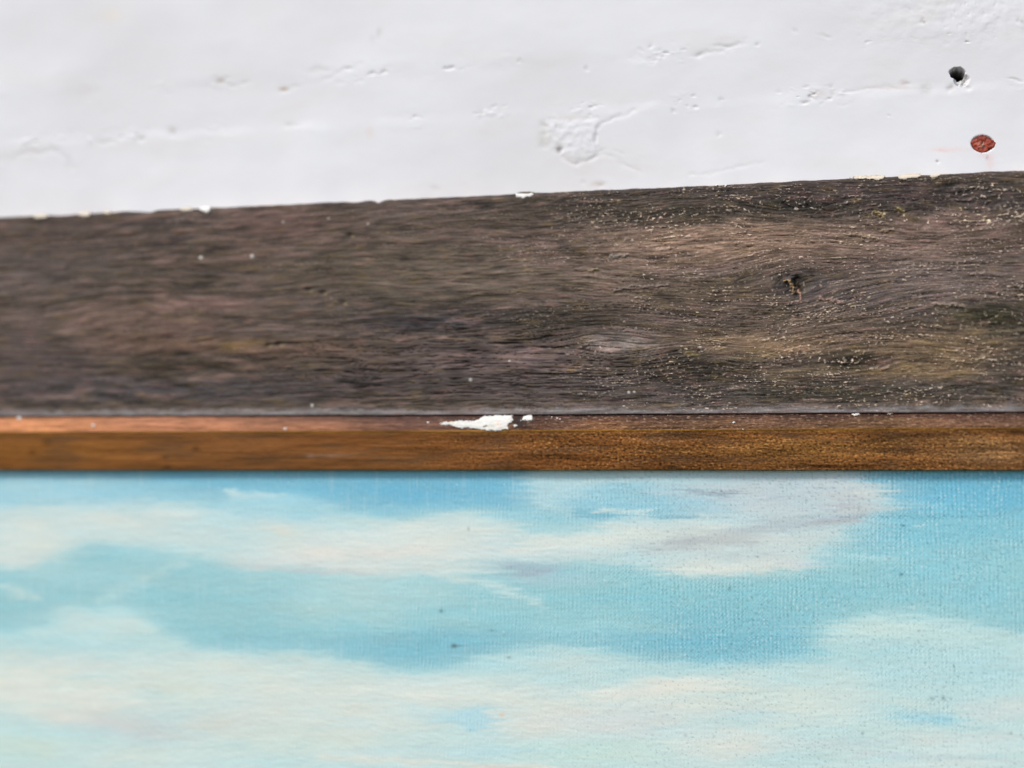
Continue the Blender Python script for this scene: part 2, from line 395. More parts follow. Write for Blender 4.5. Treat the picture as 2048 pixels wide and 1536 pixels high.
BLOBS = [  # x, y, rx, ry, colour, strength
    (150, 470, 260, 50, (82, 70, 66), .6), (100, 540, 160, 40, (86, 78, 76), .5), (260, 640, 150, 40, (118, 98, 90), .55), (420, 610, 110, 12, (128, 102, 96), .5),
    (360, 690, 160, 26, (112, 88, 76), .5), (490, 690, 45, 14, (120, 100, 58), .6), (600, 700, 150, 22, (112, 90, 80), .4), (560, 450, 110, 45, (108, 84, 80), .45),
    (480, 520, 100, 22, (92, 76, 66), .4), (60, 720, 140, 50, (84, 74, 74), .6), (200, 780, 220, 22, (80, 75, 78), .7), (480, 780, 260, 20, (74, 70, 72), .7),
    (330, 730, 90, 22, (66, 58, 48), .6), (700, 540, 160, 60, (88, 79, 68), .5), (900, 550, 170, 55, (103, 93, 83), .6), (1000, 470, 220, 24, (98, 84, 78), .45),
    (860, 640, 150, 26, (60, 58, 64), .65), (780, 600, 120, 30, (76, 70, 62), .5), (1000, 720, 200, 32, (108, 95, 96), .6), (900, 690, 140, 16, (84, 76, 76), .4),
    (1100, 770, 260, 26, (86, 79, 80), .6), (760, 760, 180, 26, (72, 66, 68), .5), (1110, 640, 130, 24, (64, 58, 52), .6), (1245, 685, 62, 26, (136, 127, 124), .65),
    (1160, 560, 160, 36, (103, 92, 82), .5), (1350, 500, 200, 44, (128, 110, 100), .6), (1250, 550, 90, 30, (120, 104, 96), .4), (1500, 480, 210, 40, (138, 116, 102), .6),
    (1300, 425, 180, 18, (66, 60, 52), .75), (1130, 400, 160, 18, (76, 68, 64), .6), (1620, 410, 190, 22, (58, 54, 48), .85), (1460, 385, 220, 14, (72, 64, 62), .7),
    (1800, 385, 200, 26, (72, 64, 64), .75), (1980, 400, 110, 36, (66, 60, 58), .6), (1780, 490, 200, 40, (122, 104, 96), .55), (1930, 450, 90, 18, (132, 112, 106), .5),
    (1592, 572, 46, 28, (62, 62, 66), .85), (1690, 600, 120, 40, (98, 90, 90), .5), (1900, 560, 160, 50, (116, 104, 102), .55), (1980, 640, 100, 44, (62, 60, 46), .85),
    (1440, 680, 130, 22, (106, 93, 80), .5), (1400, 590, 160, 30, (96, 84, 72), .5), (1400, 742, 150, 26, (56, 51, 44), .75), (1560, 690, 130, 22, (134, 113, 94), .6),
    (1640, 640, 120, 26, (112, 98, 86), .4), (1870, 700, 170, 40, (128, 109, 88), .55), (1850, 745, 130, 16, (142, 121, 94), .5), (1695, 724, 80, 22, (56, 50, 40), .85),
    (1600, 742, 120, 12, (116, 102, 80), .4), (1640, 785, 200, 22, (70, 66, 58), .7), (1950, 780, 160, 24, (76, 72, 68), .6), (2040, 720, 60, 50, (76, 70, 62), .6),
    (1340, 790, 200, 18, (74, 70, 70), .6), (1390, 710, 12, 5, (140, 128, 88), .4), (1330, 722, 12, 5, (136, 118, 84), .4), (1170, 735, 10, 4, (140, 112, 70), .5),
    (1530, 705, 50, 8, (140, 122, 94), .4), (1500, 720, 60, 9, (120, 110, 98), .4),
]
def fleck_mask(px, py):
    m_ = (0.12 + 0.88 * ss(880, 1350, px)) * (.25 + .95 * ss(-.3, .4, fbm(px / 130, py / 45, 469, 3)))
    for cx, cy, rx, ry, a in ((1000, 760, 260, 60, -.35), (1250, 680, 70, 30, -.7), (1080, 570, 180, 40, -.5), (1850, 380, 260, 16, -.2), (1400, 400, 200, 12, -.3), (1500, 700, 120, 12, -.4)):
        m_ = m_ + a * np.exp(-(((px - cx) / rx) ** 2 + ((py - cy) / ry) ** 2))
    return np.clip(m_, 0, 1)

def board_fields(px, py):
    s = psi(px, py)
    wx = px + 6 * fbm(px / 60, py / 30, 221, 2)
    f1 = .62 * fbm(wx / 130, s / 9, 401, 4) + .55 * fbm(px / 46 + py / 60, s / 9 + px / 200, 405, 3)            # streaks
    f2 = fbm(wx / 45, s / 3.2, 411, 3)
    f3 = fbm(wx / 260, s / 30, 421, 3)           # broad bands
    f4 = fbm(px / 7, s / 2.6, 431, 2)
    col = np.zeros(px.shape + (3,), dtype=np.float32) + lin((86, 76, 70))
    col = mix(col, (70, 62, 52), ss(0.0, 0.6, f3) * .5); col = mix(col, (106, 92, 90), ss(0.0, 0.6, -f3) * .5)
    bx = px + 40 * fbm(px / 120, py / 50, 441, 3); by = py + 12 * fbm(px / 120, py / 40, 451, 3)
    for cx, cy, rx, ry, c, a in BLOBS:
        q = ((bx - cx) / rx) ** 2 + ((by - cy) / ry) ** 2
        col = mix(col, c, np.clip(a * (1.5 if sum(c) < 200 else 1.3), 0, 1) * np.exp(-q ** 1.3) * np.clip(0.95 + 0.4 * f1, 0, 1))
    hue = fbm(px / 55, s / 11, 461, 3) * 1.3
    mot = fbm(px / 80, s / 18, 465, 4) * (1 - .45 * ss(900, 1300, px)) * (.45 + .9 * ss(-.4, .5, fbm(px / 300, py / 90, 467, 2)))
    col = col * (1 - .38 * ss(.05, .7, mot))[..., None]; col = mix(col, (132, 108, 102), ss(.12, .75, -mot) * .42)
    col = mix(col, (110, 90, 50), ss(0.2, 0.8, hue) * .24); col = mix(col, (138, 102, 96), ss(0.2, 0.8, -hue) * .18)
    lum = (col * np.array((.3, .5, .2), dtype=np.float32)).sum(-1, keepdims=True); col = np.maximum(lum + (col - lum) * 1.15, .004) * 1.0
    col = col * (1 + 0.55 * f1 + 0.36 * f2 * (.35 + .65 * ss(500, 1100, px)))[..., None]
    hf = 0.00011 * f1 + 0.00006 * f2 + 0.00012 * f3
    rough = ss(700, 1250, px)
    # cracks along the grain
    cn = fbm(wx / 110, s / 8.5, 471, 2)
    cr = (1 - ss(0.0, 0.055, np.abs(cn))) * ss(0.02, 0.4, perlin(px / 170, s / 30, 481) + .15)
    low = np.exp(-(((px - 930) / 440) ** 2 + ((py - 725) / 90) ** 2) ** 2)          # the ribbed mauve area
    rib = fbm(wx / 260, s / 7.5, 491, 2); ribn = (1 - ss(0.0, 0.10, np.abs(rib))) * low
    crk = np.clip(cr * (.35 + .5 * rough) + ribn * .9, 0, 1)
    hf -= 0.00022 * crk + .00016 * ribn
    col = col * (1 - 0.50 * crk)[..., None] * (1 - .35 * ribn)[..., None]
    # lifted flecks of old finish along the grain, bright highlights in their colour
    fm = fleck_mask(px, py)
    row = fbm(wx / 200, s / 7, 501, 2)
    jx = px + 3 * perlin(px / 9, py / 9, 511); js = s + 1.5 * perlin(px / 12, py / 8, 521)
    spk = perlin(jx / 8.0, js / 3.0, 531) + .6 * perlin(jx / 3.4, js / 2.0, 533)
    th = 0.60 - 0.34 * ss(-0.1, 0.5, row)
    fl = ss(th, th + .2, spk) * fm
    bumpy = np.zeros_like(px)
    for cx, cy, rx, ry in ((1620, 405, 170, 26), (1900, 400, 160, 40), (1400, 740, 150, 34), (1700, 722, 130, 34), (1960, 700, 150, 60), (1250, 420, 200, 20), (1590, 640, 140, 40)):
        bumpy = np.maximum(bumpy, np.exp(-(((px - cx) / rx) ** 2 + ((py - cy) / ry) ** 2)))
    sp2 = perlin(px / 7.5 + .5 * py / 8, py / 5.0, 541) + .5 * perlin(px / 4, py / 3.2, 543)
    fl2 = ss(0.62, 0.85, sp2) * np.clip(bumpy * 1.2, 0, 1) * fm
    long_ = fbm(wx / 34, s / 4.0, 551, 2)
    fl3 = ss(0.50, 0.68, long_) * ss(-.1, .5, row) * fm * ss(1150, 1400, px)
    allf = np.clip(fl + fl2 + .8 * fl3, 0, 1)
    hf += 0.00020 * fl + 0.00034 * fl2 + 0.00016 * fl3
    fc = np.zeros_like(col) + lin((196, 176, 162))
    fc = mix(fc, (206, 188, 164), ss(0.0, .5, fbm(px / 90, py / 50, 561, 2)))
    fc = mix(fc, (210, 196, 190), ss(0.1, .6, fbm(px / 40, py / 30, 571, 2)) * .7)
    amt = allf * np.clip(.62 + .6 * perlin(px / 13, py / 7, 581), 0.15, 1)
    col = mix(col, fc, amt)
    # pits beside flecks, lower and darker
    pit = ss(0.45, .8, -spk) * fm * .5 + ss(.5, .8, -sp2) * bumpy * .5
    hf -= 0.00010 * pit; col = col * (1 - .45 * pit)[..., None]
    # fine grain noise
    col = col * (1 + 0.22 * f4 * (0.3 + .7 * rough))[..., None]
    # fibres and overall tone
    fib = fbm(wx / 34, s / 1.9, 603, 2); fib2 = fbm(wx / 80, s / 4.2, 605, 3)
    col = col * (1 + (.34 * fib + .25 * fib2) * (.25 + .75 * rough))[..., None]; hf += .00004 * fib * rough + .00005 * fib2 * rough
    l_ = np.maximum((col * np.array((.3, .5, .2), dtype=np.float32)).sum(-1, keepdims=True), .003)
    m0 = .082; g_ = np.where(l_ < m0, 1.55, 1.22); col = col * (m0 * (l_ / m0) ** g_ / l_) * np.array((.99, .97, .90), dtype=np.float32)
    # the knot: lifted splinters round a split, their highlight and shade painted in
    kx = px + 3 * perlin(px / 8, py / 8, 591); ky = py + 3 * perlin(px / 8, py / 8, 593)
    kd = segdist(kx, ky, [(1571, 561), (1580, 564), (1585, 574), (1590, 584)]); ks = segdist(kx, ky, [(1597, 556), (1590, 560), (1592, 572), (1598, 582)])
    ko = segdist(kx, ky, [(1575, 566), (1583, 580), (1590, 592), (1602, 590)])
    hf += 0.00062 * np.exp(-(kd / 4.0) ** 2) - 0.0007 * np.exp(-(ks / 4.2) ** 2) - 0.0003 * np.exp(-(ko / 3) ** 2)
    col = col * (1 - .75 * np.exp(-(ks / 5) ** 2) - .4 * np.exp(-(ko / 3) ** 2)).clip(.15, 1)[..., None]
    col = mix(col, (206, 170, 122), .85 * np.exp(-(kd / 3.4) ** 2) * ss(-.4, .2, perlin(px / 4, py / 4, 597)))
    ke = segdist(kx, ky, [(1602, 600), (1600, 588), (1597, 580)]); hf += .0003 * np.exp(-(ke / 3) ** 2); col = mix(col, (196, 150, 130), .7 * np.exp(-(ke / 2.2) ** 2))
    for pts, c in (([(1640, 597), (1665, 602), (1688, 606)], (190, 152, 140)), ([(1720, 470), (1738, 476), (1752, 478)], (196, 170, 140)), ([(1700, 466), (1712, 470)], (190, 160, 140)),
                   ([(1765, 462), (1785, 460)], (196, 170, 146)), ([(1795, 415), (1808, 425)], (190, 172, 110)), ([(1750, 422), (1768, 434)], (190, 168, 110)),
                   ([(1230, 582), (1260, 575), (1300, 574), (1338, 570)], (160, 140, 132)), ([(1222, 514), (1250, 512)], (180, 170, 160)), ([(1180, 542), (1196, 538)], (170, 150, 110)),
                   ([(1870, 608), (1930, 612)], (180, 160, 140)), ([(1955, 720), (1965, 716)], (206, 186, 150))):
        d_ = segdist(kx, ky, pts); e_ = np.exp(-(d_ / 3.2) ** 2) * (0.6 + .6 * perlin(px / 5, py / 4, 599)).clip(0, 1)
        hf += .0003 * e_; col = mix(col, c, .75 * e_)
        hf -= .00016 * np.exp(-(segdist(kx, ky - 6, pts) / 3.2) ** 2)
    # pock marks on the blurred left half
    for cx, cy in ((618, 580), (646, 586), (686, 605), (558, 688), (537, 690), (700, 470)):
        q = np.exp(-(((px - cx) / 7) ** 2 + ((py - cy) / 4.5) ** 2)); hf -= .0003 * q; col = col * (1 - .6 * q)[..., None]
        col = mix(col, (150, 130, 90), .5 * np.exp(-(((px - cx - 6) / 4) ** 2 + ((py - cy - 3) / 3) ** 2)))
    for cx, cy, r_ in ((403, 516, 4), (505, 513, 4), (658, 438, 3), (737, 449, 3), (942, 760, 3.4), (567, 445, 3), (625, 811, 3), (1258, 785, 3), (1269, 784, 2.6), (1020, 722, 2.5)):
        q = np.exp(-(((px - cx) / r_) ** 2 + ((py - cy) / r_) ** 2) ** 2); hf += .00015 * q; col = mix(col, (214, 206, 196), (.8 if cy > 500 else .4) * q)
    return col, hf, s

def board():
    X1 = axis(fx0, fx1, 0.000145, (-0.42, 0.42))
    nrow = 330
    t = np.linspace(0, 1, nrow) ** 1.0
    zt_, zg_ = top_z(X1), gro_z(X1)
    # ragged top arris
    pxt, _ = to_px(X1, X1 * 0 + YB, zt_)
    rag = 0.00012 * fbm(X1 / 0.0035, X1 * 0 + .3, 601, 4) + 0.00010 * fbm(X1 / .02, X1 * 0, 603, 2)
    rag += .00035 * np.exp(-((pxt - 1049) / 16) ** 4)
    for cx, wd, dp in ((755, 9, .0005), (710, 16, .0002), (290, 18, .00035), (300, 8, .0002), (120, 30, .00025), (1990, 60, -.0001), (1420, 12, .00012)):
        rag -= dp * np.exp(-((pxt - cx) / wd) ** 2)
    zt_ = zt_ + rag
    X = np.repeat(X1[None], nrow, 0); Z = zt_ + (zg_ - zt_) * t[:, None]
    Y = np.full(X.shape, YB)
    PX, PY = to_px(X, Y, Z)
    # reflected coordinates beyond the dense span so that the pattern goes on
    col, hf, s = board_fields(PX, PY)
    dtop = zt_ - Z; dbot = Z - zg_
    rnd = 0.0009
    Y = Y + 0.0009 * (1 - np.sqrt(np.clip(1 - (1 - np.clip(dtop / rnd, 0, 1)) ** 2, 0, 1)))
    Y = Y - 0.0004 * np.exp(-((t[:, None] - .55) / .4) ** 2)
    cove = np.clip(1 - dbot / 0.0026, 0, 1) ** 2
    Y = Y - 0.0008 * cove
    # dust lying in the cove
    rg = 0.0016 + 0.0007 * fbm(X / 0.0022, X * 0, 611, 4) + .0003 * fbm(X / 0.0006, Z / .0004, 613, 2) - 0.0006 * ss(.0, .5, fbm(X / .03, X * 0, 615, 2))
    dust = ss(rg, rg * .5, dbot) * np.clip(.52 + .5 * fbm(X / .004, Z / .0006, 617, 3), 0.15, 1)
    dcol = mix(np.zeros_like(col) + lin((142, 139, 138)), (104, 98, 98), ss(-.2, .6, fbm(X / .006, Z / .0005, 619, 3)))
    col = col + (dcol - col) * (dust * .88)[..., None]
    hf = hf * (1 - .8 * dust) + .00008 * dust * (1 + fbm(X / .0008, Z / .0006, 621, 2))
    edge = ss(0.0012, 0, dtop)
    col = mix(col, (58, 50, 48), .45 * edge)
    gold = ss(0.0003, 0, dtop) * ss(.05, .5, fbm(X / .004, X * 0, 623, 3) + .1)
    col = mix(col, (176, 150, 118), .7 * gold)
    gap = ss(0.00035, 0.0, dbot); col = mix(col, (52, 30, 30), .8 * gap)
    Y = Y - hf
    # wrap: back edge on the wall and end behind the moulding
    Yt = np.stack([Y[0] * 0 + 0.0015, Y[0] * 0 - .0020, Y[0] * 0 - .0036]); Zt = np.stack([zt_ - .0005, zt_ - .00025, zt_ - .00004])
    Yb = np.stack([Y[-1] * 0 - .0044, Y[-1] * 0 - 0.0012]); Zb = np.stack([zg_ - .0001, zg_ - .0001])
    X = np.vstack([X[:3], X, X[:2]]); Y = np.vstack([Yt, Y, Yb]); Z = np.vstack([Zt, Z, Zb])
    col = np.concatenate([np.repeat(col[:1], 3, 0), col, np.repeat(col[-1:], 2, 0)])
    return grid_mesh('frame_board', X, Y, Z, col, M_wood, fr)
brd = board()

def moulding():
    X1 = axis(fx0, fx1, 0.00016, (-0.42, 0.42))
    zg_, za_, zs_ = gro_z(X1), arr_z(X1), sig_z(X1)
    rows = []   # (z, y) down the section
    rows += [(zg_ - .00005, X1 * 0 - .0020), (zg_ - .00005, X1 * 0 - .0044)]
    n1, n2 = 24, 62
    for i in range(n1 + 1):
        t = i / n1; z = zg_ - .00012 + (za_ - zg_ + .00012) * t
        y = -.0052 - (.0060 - .0052) * math.sin(t * math.pi / 2) ** .8
        rows.append((z, X1 * 0 + y))
    for i in range(1, n2 + 1):
        t = i / n2; z = za_ + (zs_ - za_) * t
        y = -.0060 + .0003 * min(1, t / .05) + (.0060 - .0036 - .0003) * (t ** 1.4)
        rows.append((z, X1 * 0 + y))
    rows += [(zs_ - .00003, X1 * 0 - .0033), (zs_ + .00008, X1 * 0 - .0010)]
    Z = np.stack([r[0] for r in rows]); Y = np.stack([r[1] for r in rows]); X = np.repeat(X1[None], len(rows), 0)
    PX, PY = to_px(X, Y, Z)
    zz = (Z - za_)
    upper = ss(-.00005, .0001, zz)
    f1 = fbm(PX / 160, PY / 5.5, 701, 4); f2 = fbm(PX / 30, PY / 2.5, 703, 3); f3 = fbm(PX / 220, PY / 18, 705, 3); f4 = perlin(PX / 4.4, PY / 3.2, 707); f5 = perlin(PX / 8, PY / 5, 709)
    # upper bevel
    cu = np.zeros(X.shape + (3,), dtype=np.float32) + lin((122, 92, 80))
    for cx, rx, c, a in ((60, 260, (190, 136, 102), .9), (400, 200, (170, 122, 98), .8), (620, 120, (156, 114, 94), .6), (850, 120, (104, 80, 78), .6), (1200, 60, (182, 134, 92), .55),
                         (1120, 90, (92, 70, 66), .7), (1400, 200, (112, 92, 76), .6), (1750, 150, (132, 108, 84), .6), (2000, 150, (124, 100, 92), .6), (1600, 120, (104, 84, 76), .5)):
        cu = mix(cu, c, a * np.exp(-((PX - cx) / rx) ** 2))
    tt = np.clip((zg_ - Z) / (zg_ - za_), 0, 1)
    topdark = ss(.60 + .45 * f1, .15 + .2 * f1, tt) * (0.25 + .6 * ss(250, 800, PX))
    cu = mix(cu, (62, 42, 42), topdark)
    diag = fbm((PX + PY * 3) / 60, (PY + .25 * PX) / 9, 711, 3)
    cu = cu * .84 * (1 + .4 * f1 + .35 * f2 + .35 * diag * ss(900, 1100, PX) + .14 * f4 * ss(500, 1000, PX))[..., None]
    # lower chamfer
    cl = np.zeros(X.shape + (3,), dtype=np.float32) + lin((140, 90, 48))
    for cx, cy, rx, ry, c, a in ((80, 900, 300, 40, (158, 104, 48), .7), (450, 905, 200, 40, (150, 100, 58), .6), (800, 920, 260, 22, (140, 94, 54), .6), (900, 885, 300, 16, (146, 92, 46), .5),
                                 (1300, 900, 250, 30, (138, 90, 46), .6), (1600, 900, 200, 30, (158, 112, 58), .6), (1850, 872, 90, 9, (84, 58, 34), .7), (1780, 880, 60, 12, (100, 74, 40), .5),
                                 (1980, 905, 110, 26, (172, 132, 88), .6), (1950, 880, 120, 9, (128, 96, 56), .4), (1100, 925, 200, 12, (140, 84, 40), .4)):
        cl = mix(cl, c, a * np.exp(-(((PX - cx) / rx) ** 2 + ((PY - cy) / ry) ** 2)))
    shp = ss(700, 1150, PX)
    cl = cl * (1 + .26 * f1 + .16 * f2 + .18 * f3 + (.55 * f4 + .4 * f5) * shp)[..., None]
    cl = mix(cl, (206, 158, 92), .8 * ss(.35, .8, f4 + .5 * f5) * shp * ss(-.4, .4, fbm(PX / 160, PY / 30, 715, 2)))
    cl = mix(cl, (52, 34, 22), .75 * ss(.35, .8, -f4 - .5 * f5) * shp)
    for cx, cy, rx, ry in ((392, 897, 9, 6), (95, 885, 10, 6), (65, 905, 9, 7), (335, 935, 8, 5), (330, 915, 7, 4)):
        cl = cl * (1 - .45 * np.exp(-(((PX - cx) / rx) ** 2 + ((PY - cy) / ry) ** 2)))[..., None]
    cl = mix(cl, (176, 140, 116), .6 * np.exp(-(((PX - 660) / 50) ** 2 + ((PY - 911 + .02 * (PX - 660)) / 3) ** 2)) + .6 * np.exp(-(((PX - 620) / 7) ** 2 + ((PY - 912) / 4) ** 2)))
    cl = mix(cl, (112, 84, 60), .5 * ss(-.1, .6, fbm(PX / 110, PY / 22, 727, 4))); cl = mix(cl, (60, 42, 28), .5 * ss(.25, .7, fbm(PX / 70, PY / 12, 729, 3)) * ss(500, 1400, PX))
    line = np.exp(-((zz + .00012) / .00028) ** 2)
    cl = mix(cl, (236, 168, 78), .95 * line * np.clip(.7 + .5 * f1, 0, 1))  # highlight along the arris, painted into the colour
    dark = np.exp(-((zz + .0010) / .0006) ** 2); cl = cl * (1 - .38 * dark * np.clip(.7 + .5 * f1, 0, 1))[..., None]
    cu = cu * np.array((1.30, 1.10, .84), dtype=np.float32) * (1 + .25 * (1 - ss(300, 700, PX)))[..., None] * (1 + .5 * fbm(PX / 90, PY / 3.4, 717, 3) + .35 * fbm(PX / 14, PY / 2.4, 719, 2) * ss(400, 1000, PX))[..., None]
    cu = cu * (1 - .30 * ss(800, 1100, PX) + .25 * ss(-.2, .6, fbm(PX / 130, PX * 0, 733, 3)) * ss(800, 1100, PX))[..., None] * (1 - np.array((0, .02, .10), dtype=np.float32) * ss(800, 1100, PX)[..., None])
    cu = mix(cu, (196, 160, 134), .5 * ss(.35, .7, fbm(PX / 11, PY / 2.2, 721, 2)) * ss(700, 1100, PX))
    cl = cl * (1 + (.28 + .22 * shp) * fbm(PX / 170, PY / 18, 723, 3))[..., None]
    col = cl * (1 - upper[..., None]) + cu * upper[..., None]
    gapm = np.exp(-(((PX - 1036) / 11) ** 2 + ((PY - 842) / 12) ** 2) ** 2) + .8 * np.exp(-(((PX - 1052) / 16) ** 2 + ((PY - 851) / 6) ** 2) ** 2)
    col = mix(col, (44, 36, 34), np.clip(gapm * (.85 + .6 * f4), 0, 1) * upper)
    hf = .00005 * f1 + .00004 * f2 + (.00006 * f4 + .00005 * f5) * shp
    hf[:2] = 0; hf[-2:] = 0
    Y = Y - hf
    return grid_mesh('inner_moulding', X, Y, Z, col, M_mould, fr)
mld = moulding()

# ------------------------------------------------------------------ the painted canvas
def canvas():
    YC = -0.0020
    RS = 4.0; rx0, rx1, ry0, ry1 = -600, 2700, 880, 2000
    gx, gy = np.meshgrid(np.arange(rx0, rx1, RS), np.arange(ry0, ry1, RS))
    wx = gx + 26 * fbm(gx / 90, gy / 40, 801, 3) + 8 * perlin(gx / 16, gy / 8, 803); wy = gy + 7 * fbm(gx / 110, gy / 40, 811, 3) + 3.0 * perlin(gx / 26, gy / 9, 813)
    stops = [(930, (92, 172, 206)), (1000, (118, 188, 210)), (1060, (136, 198, 210)), (1130, (138, 196, 204)), (1230, (134, 194, 202)), (1310, (122, 186, 200)), (1400, (150, 202, 210)), (1540, (182, 214, 212)), (1800, (196, 216, 208)), (2100, (190, 212, 208))]
    img = np.stack([np.interp(wy, [s[0] for s in stops], [s[1][k] for s in stops]) for k in range(3)], -1).astype(np.float32)
    fxr = np.fft.rfftfreq(gx.shape[1])[None]; fyr = np.fft.fftfreq(gx.shape[0])[:, None]
    def blur(a, sx, sy): return np.fft.irfft2(np.fft.rfft2(a) * np.exp(-2 * np.pi ** 2 * ((sx * fxr) ** 2 + (sy * fyr) ** 2)), a.shape).clip(0, 1)
    streak = fbm(gx / 90, gy / 7, 821, 4)
    bris = 1.3 * fbm(wx / 120 + gy / 300, wy / 9, 825, 4)
    def put(img, a, c, al):
        a = np.clip(a * al * (1 + .25 * streak), 0, 1)[..., None]
        return img + (np.array(c, dtype=np.float32) - img) * a
    def poly(img, pts, c, al=1, b=6, by=None):
        a = inpoly(wx, wy, pts).astype(np.float32)
        img = put(img, blur(a, 4.2 * b / RS, 2.0 * b / RS), c, al * .6)
        a = blur(a, 2.2 * b / RS, 1.5 * (by or b * .6) / RS)
        a = ss(.12, .88, a + .9 * bris * a * (1 - a))
        return put(img, a, c, al * .66)
    def blob(img, cx, cy, rx, ry, c, al, rot=0):
        ca, sa = math.cos(math.radians(rot)), math.sin(math.radians(rot))
        dx, dy = wx - cx, wy - cy
        q = ((dx * ca + dy * sa) / rx) ** 2 + ((-dx * sa + dy * ca) / ry) ** 2
        a = np.exp(-q ** 1.25)
        return put(img, np.clip(a + .9 * bris * a * (1 - a), 0, 1), c, al)
    def stroke(img, pts, wd, c, al):
        return put(img, np.exp(-(segdist(wx, wy, pts) / wd) ** 2), c, al)
    # ---- underlying blues
    img = blob(img, 60, 980, 300, 36, (158, 206, 220), .85)
    img = blob(img, 330, 985, 180, 16, (132, 192, 212), .6)
    img = blob(img, 560, 962, 190, 30, (100, 178, 208), .9)
    img = blob(img, 860, 985, 210, 34, (94, 176, 210), 1)
    img = blob(img, 1960, 980, 260, 60, (90, 178, 210), .95)
    img = blob(img, 1850, 1060, 260, 50, (112, 190, 210), .8)
    img = blob(img, 1950, 1150, 200, 60, (126, 196, 210), .8)
    img = blob(img, 2035, 1150, 60, 40, (150, 206, 206), .25)
    img = blob(img, 1500, 1190, 260, 40, (122, 192, 204), .8)
    img = blob(img, 1450, 1235, 260, 22, (112, 184, 200), .7)
    img = blob(img, 1650, 1285, 190, 32, (118, 188, 204), .8)
    img = blob(img, 1380, 1285, 230, 34, (108, 182, 202), .85)
    img = blob(img, 880, 1300, 240, 40, (112, 182, 200), .85)
    img = blob(img, 700, 1200, 230, 60, (166, 206, 208), .85)
    img = blob(img, 1180, 1250, 160, 22, (150, 204, 212), .7)
    img = blob(img, 160, 1155, 90, 14, (172, 210, 212), .6)
    img = blob(img, 380, 1220, 180, 60, (136, 194, 202), .8)
    img = blob(img, 180, 1160, 180, 30, (150, 200, 206), .7)
    img = blob(img, 260, 1095, 110, 16, (142, 196, 206), .8)
    img = blob(img, 60, 1225, 110, 26, (140, 194, 202), .8)
    img = blob(img, 1050, 1230, 300, 16, (140, 198, 206), .6)
    # ---- first cloud band, left and middle
    img = poly(img, [(-700, 1020), (0, 1018), (120, 1010), (250, 1004), (370, 1002), (450, 1022), (560, 1030), (720, 1030), (800, 1036), (900, 1022), (1000, 1034), (1070, 1070), (1240, 1110),
                     (1010, 1140), (900, 1150), (760, 1158), (640, 1148), (560, 1132), (470, 1122), (380, 1112), (320, 1100), (250, 1084), (170, 1082), (120, 1106), (70, 1128), (0, 1134), (-700, 1134)], (196, 217, 216), .95, 11)
    img = poly(img, [(440, 1018), (470, 985), (560, 988), (640, 1000), (700, 1012), (640, 1030), (480, 1030)], (164, 210, 222), .8, 9)
    img = stroke(img, [(465, 983), (500, 989), (560, 990)], 6, (186, 218, 224), .8)
    img = blob(img, 60, 1075, 90, 40, (214, 219, 209), .9)
    img = blob(img, 220, 1045, 110, 22, (206, 216, 210), .8)
    img = blob(img, 50, 1120, 70, 16, (208, 214, 208), .6)
    img = blob(img, 360, 1032, 50, 10, (208, 218, 214), .6)
    img = blob(img, 330, 1070, 180, 16, (190, 216, 216), .5)
    img = blob(img, 760, 1100, 240, 30, (222, 218, 210), .95, -3)
    img = blob(img, 840, 1070, 160, 26, (214, 220, 212), .8, -6)
    img = blob(img, 560, 1062, 50, 11, (218, 216, 202), .75, 5)
    img = blob(img, 500, 1130, 60, 10, (196, 202, 200), .7)
    img = blob(img, 640, 1142, 100, 6, (186, 190, 192), .75)
    img = blob(img, 800, 1135, 120, 10, (212, 214, 208), .6)
    img = blob(img, 620, 1120, 90, 12, (218, 214, 208), .7)
    img = blob(img, 780, 1175, 120, 24, (162, 204, 208), .7)
    # ---- blue inset and right-hand cloud
    img = poly(img, [(1040, 935), (1700, 930), (1760, 965), (1800, 1000), (1850, 1015), (1730, 1020), (1712, 1045), (1680, 1075), (1600, 1100), (1640, 1128), (1560, 1145), (1480, 1152), (1380, 1150),
                     (1300, 1132), (1180, 1118), (1000, 1118), (980, 1112), (1060, 1092), (1160, 1064), (1230, 1052), (1130, 1030), (1070, 1010)], (194, 216, 218), .95, 10)
    img = poly(img, [(1120, 1000), (1180, 980), (1260, 966), (1360, 970), (1420, 1000), (1500, 1030), (1380, 1036), (1280, 1030), (1200, 1040), (1150, 1028)], (126, 192, 214), .95, 9)
    img = blob(img, 1120, 975, 80, 26, (164, 208, 222), .85)
    img = blob(img, 1050, 1035, 60, 14, (150, 204, 218), .8)
    img = blob(img, 1370, 985, 70, 14, (168, 208, 224), .7, 20)
    img = blob(img, 1560, 985, 190, 44, (182, 195, 203), .95)
    img = stroke(img, [(1480, 1010), (1580, 1012), (1700, 1016)], 9, (180, 186, 192), .6)
    img = blob(img, 1680, 975, 60, 26, (190, 200, 212), .8)
    img = blob(img, 1690, 1005, 40, 22, (200, 196, 196), .7)
    img = blob(img, 1730, 985, 40, 10, (206, 216, 210), .7, 15)
    img = blob(img, 1500, 1035, 200, 12, (188, 218, 222), .6, -4)
    img = blob(img, 1250, 1072, 180, 20, (220, 220, 208), .95, -4)
    img = blob(img, 1080, 1100, 90, 9, (224, 222, 212), .9, -6)
    img = blob(img, 1480, 1090, 190, 34, (204, 212, 208), .9)
    img = blob(img, 1470, 1135, 130, 14, (222, 220, 208), .95)
    img = blob(img, 1590, 1130, 70, 8, (196, 206, 216), .7)
    img = blob(img, 1590, 1020, 150, 50, (184, 200, 206), .85)
    img = blob(img, 1480, 1095, 170, 30, (190, 206, 206), .7)
    img = blob(img, 1700, 1010, 50, 22, (188, 196, 200), .6)
    img = stroke(img, [(1340, 1082), (1450, 1068), (1560, 1052), (1640, 1046)], 11, (176, 180, 184), .75)
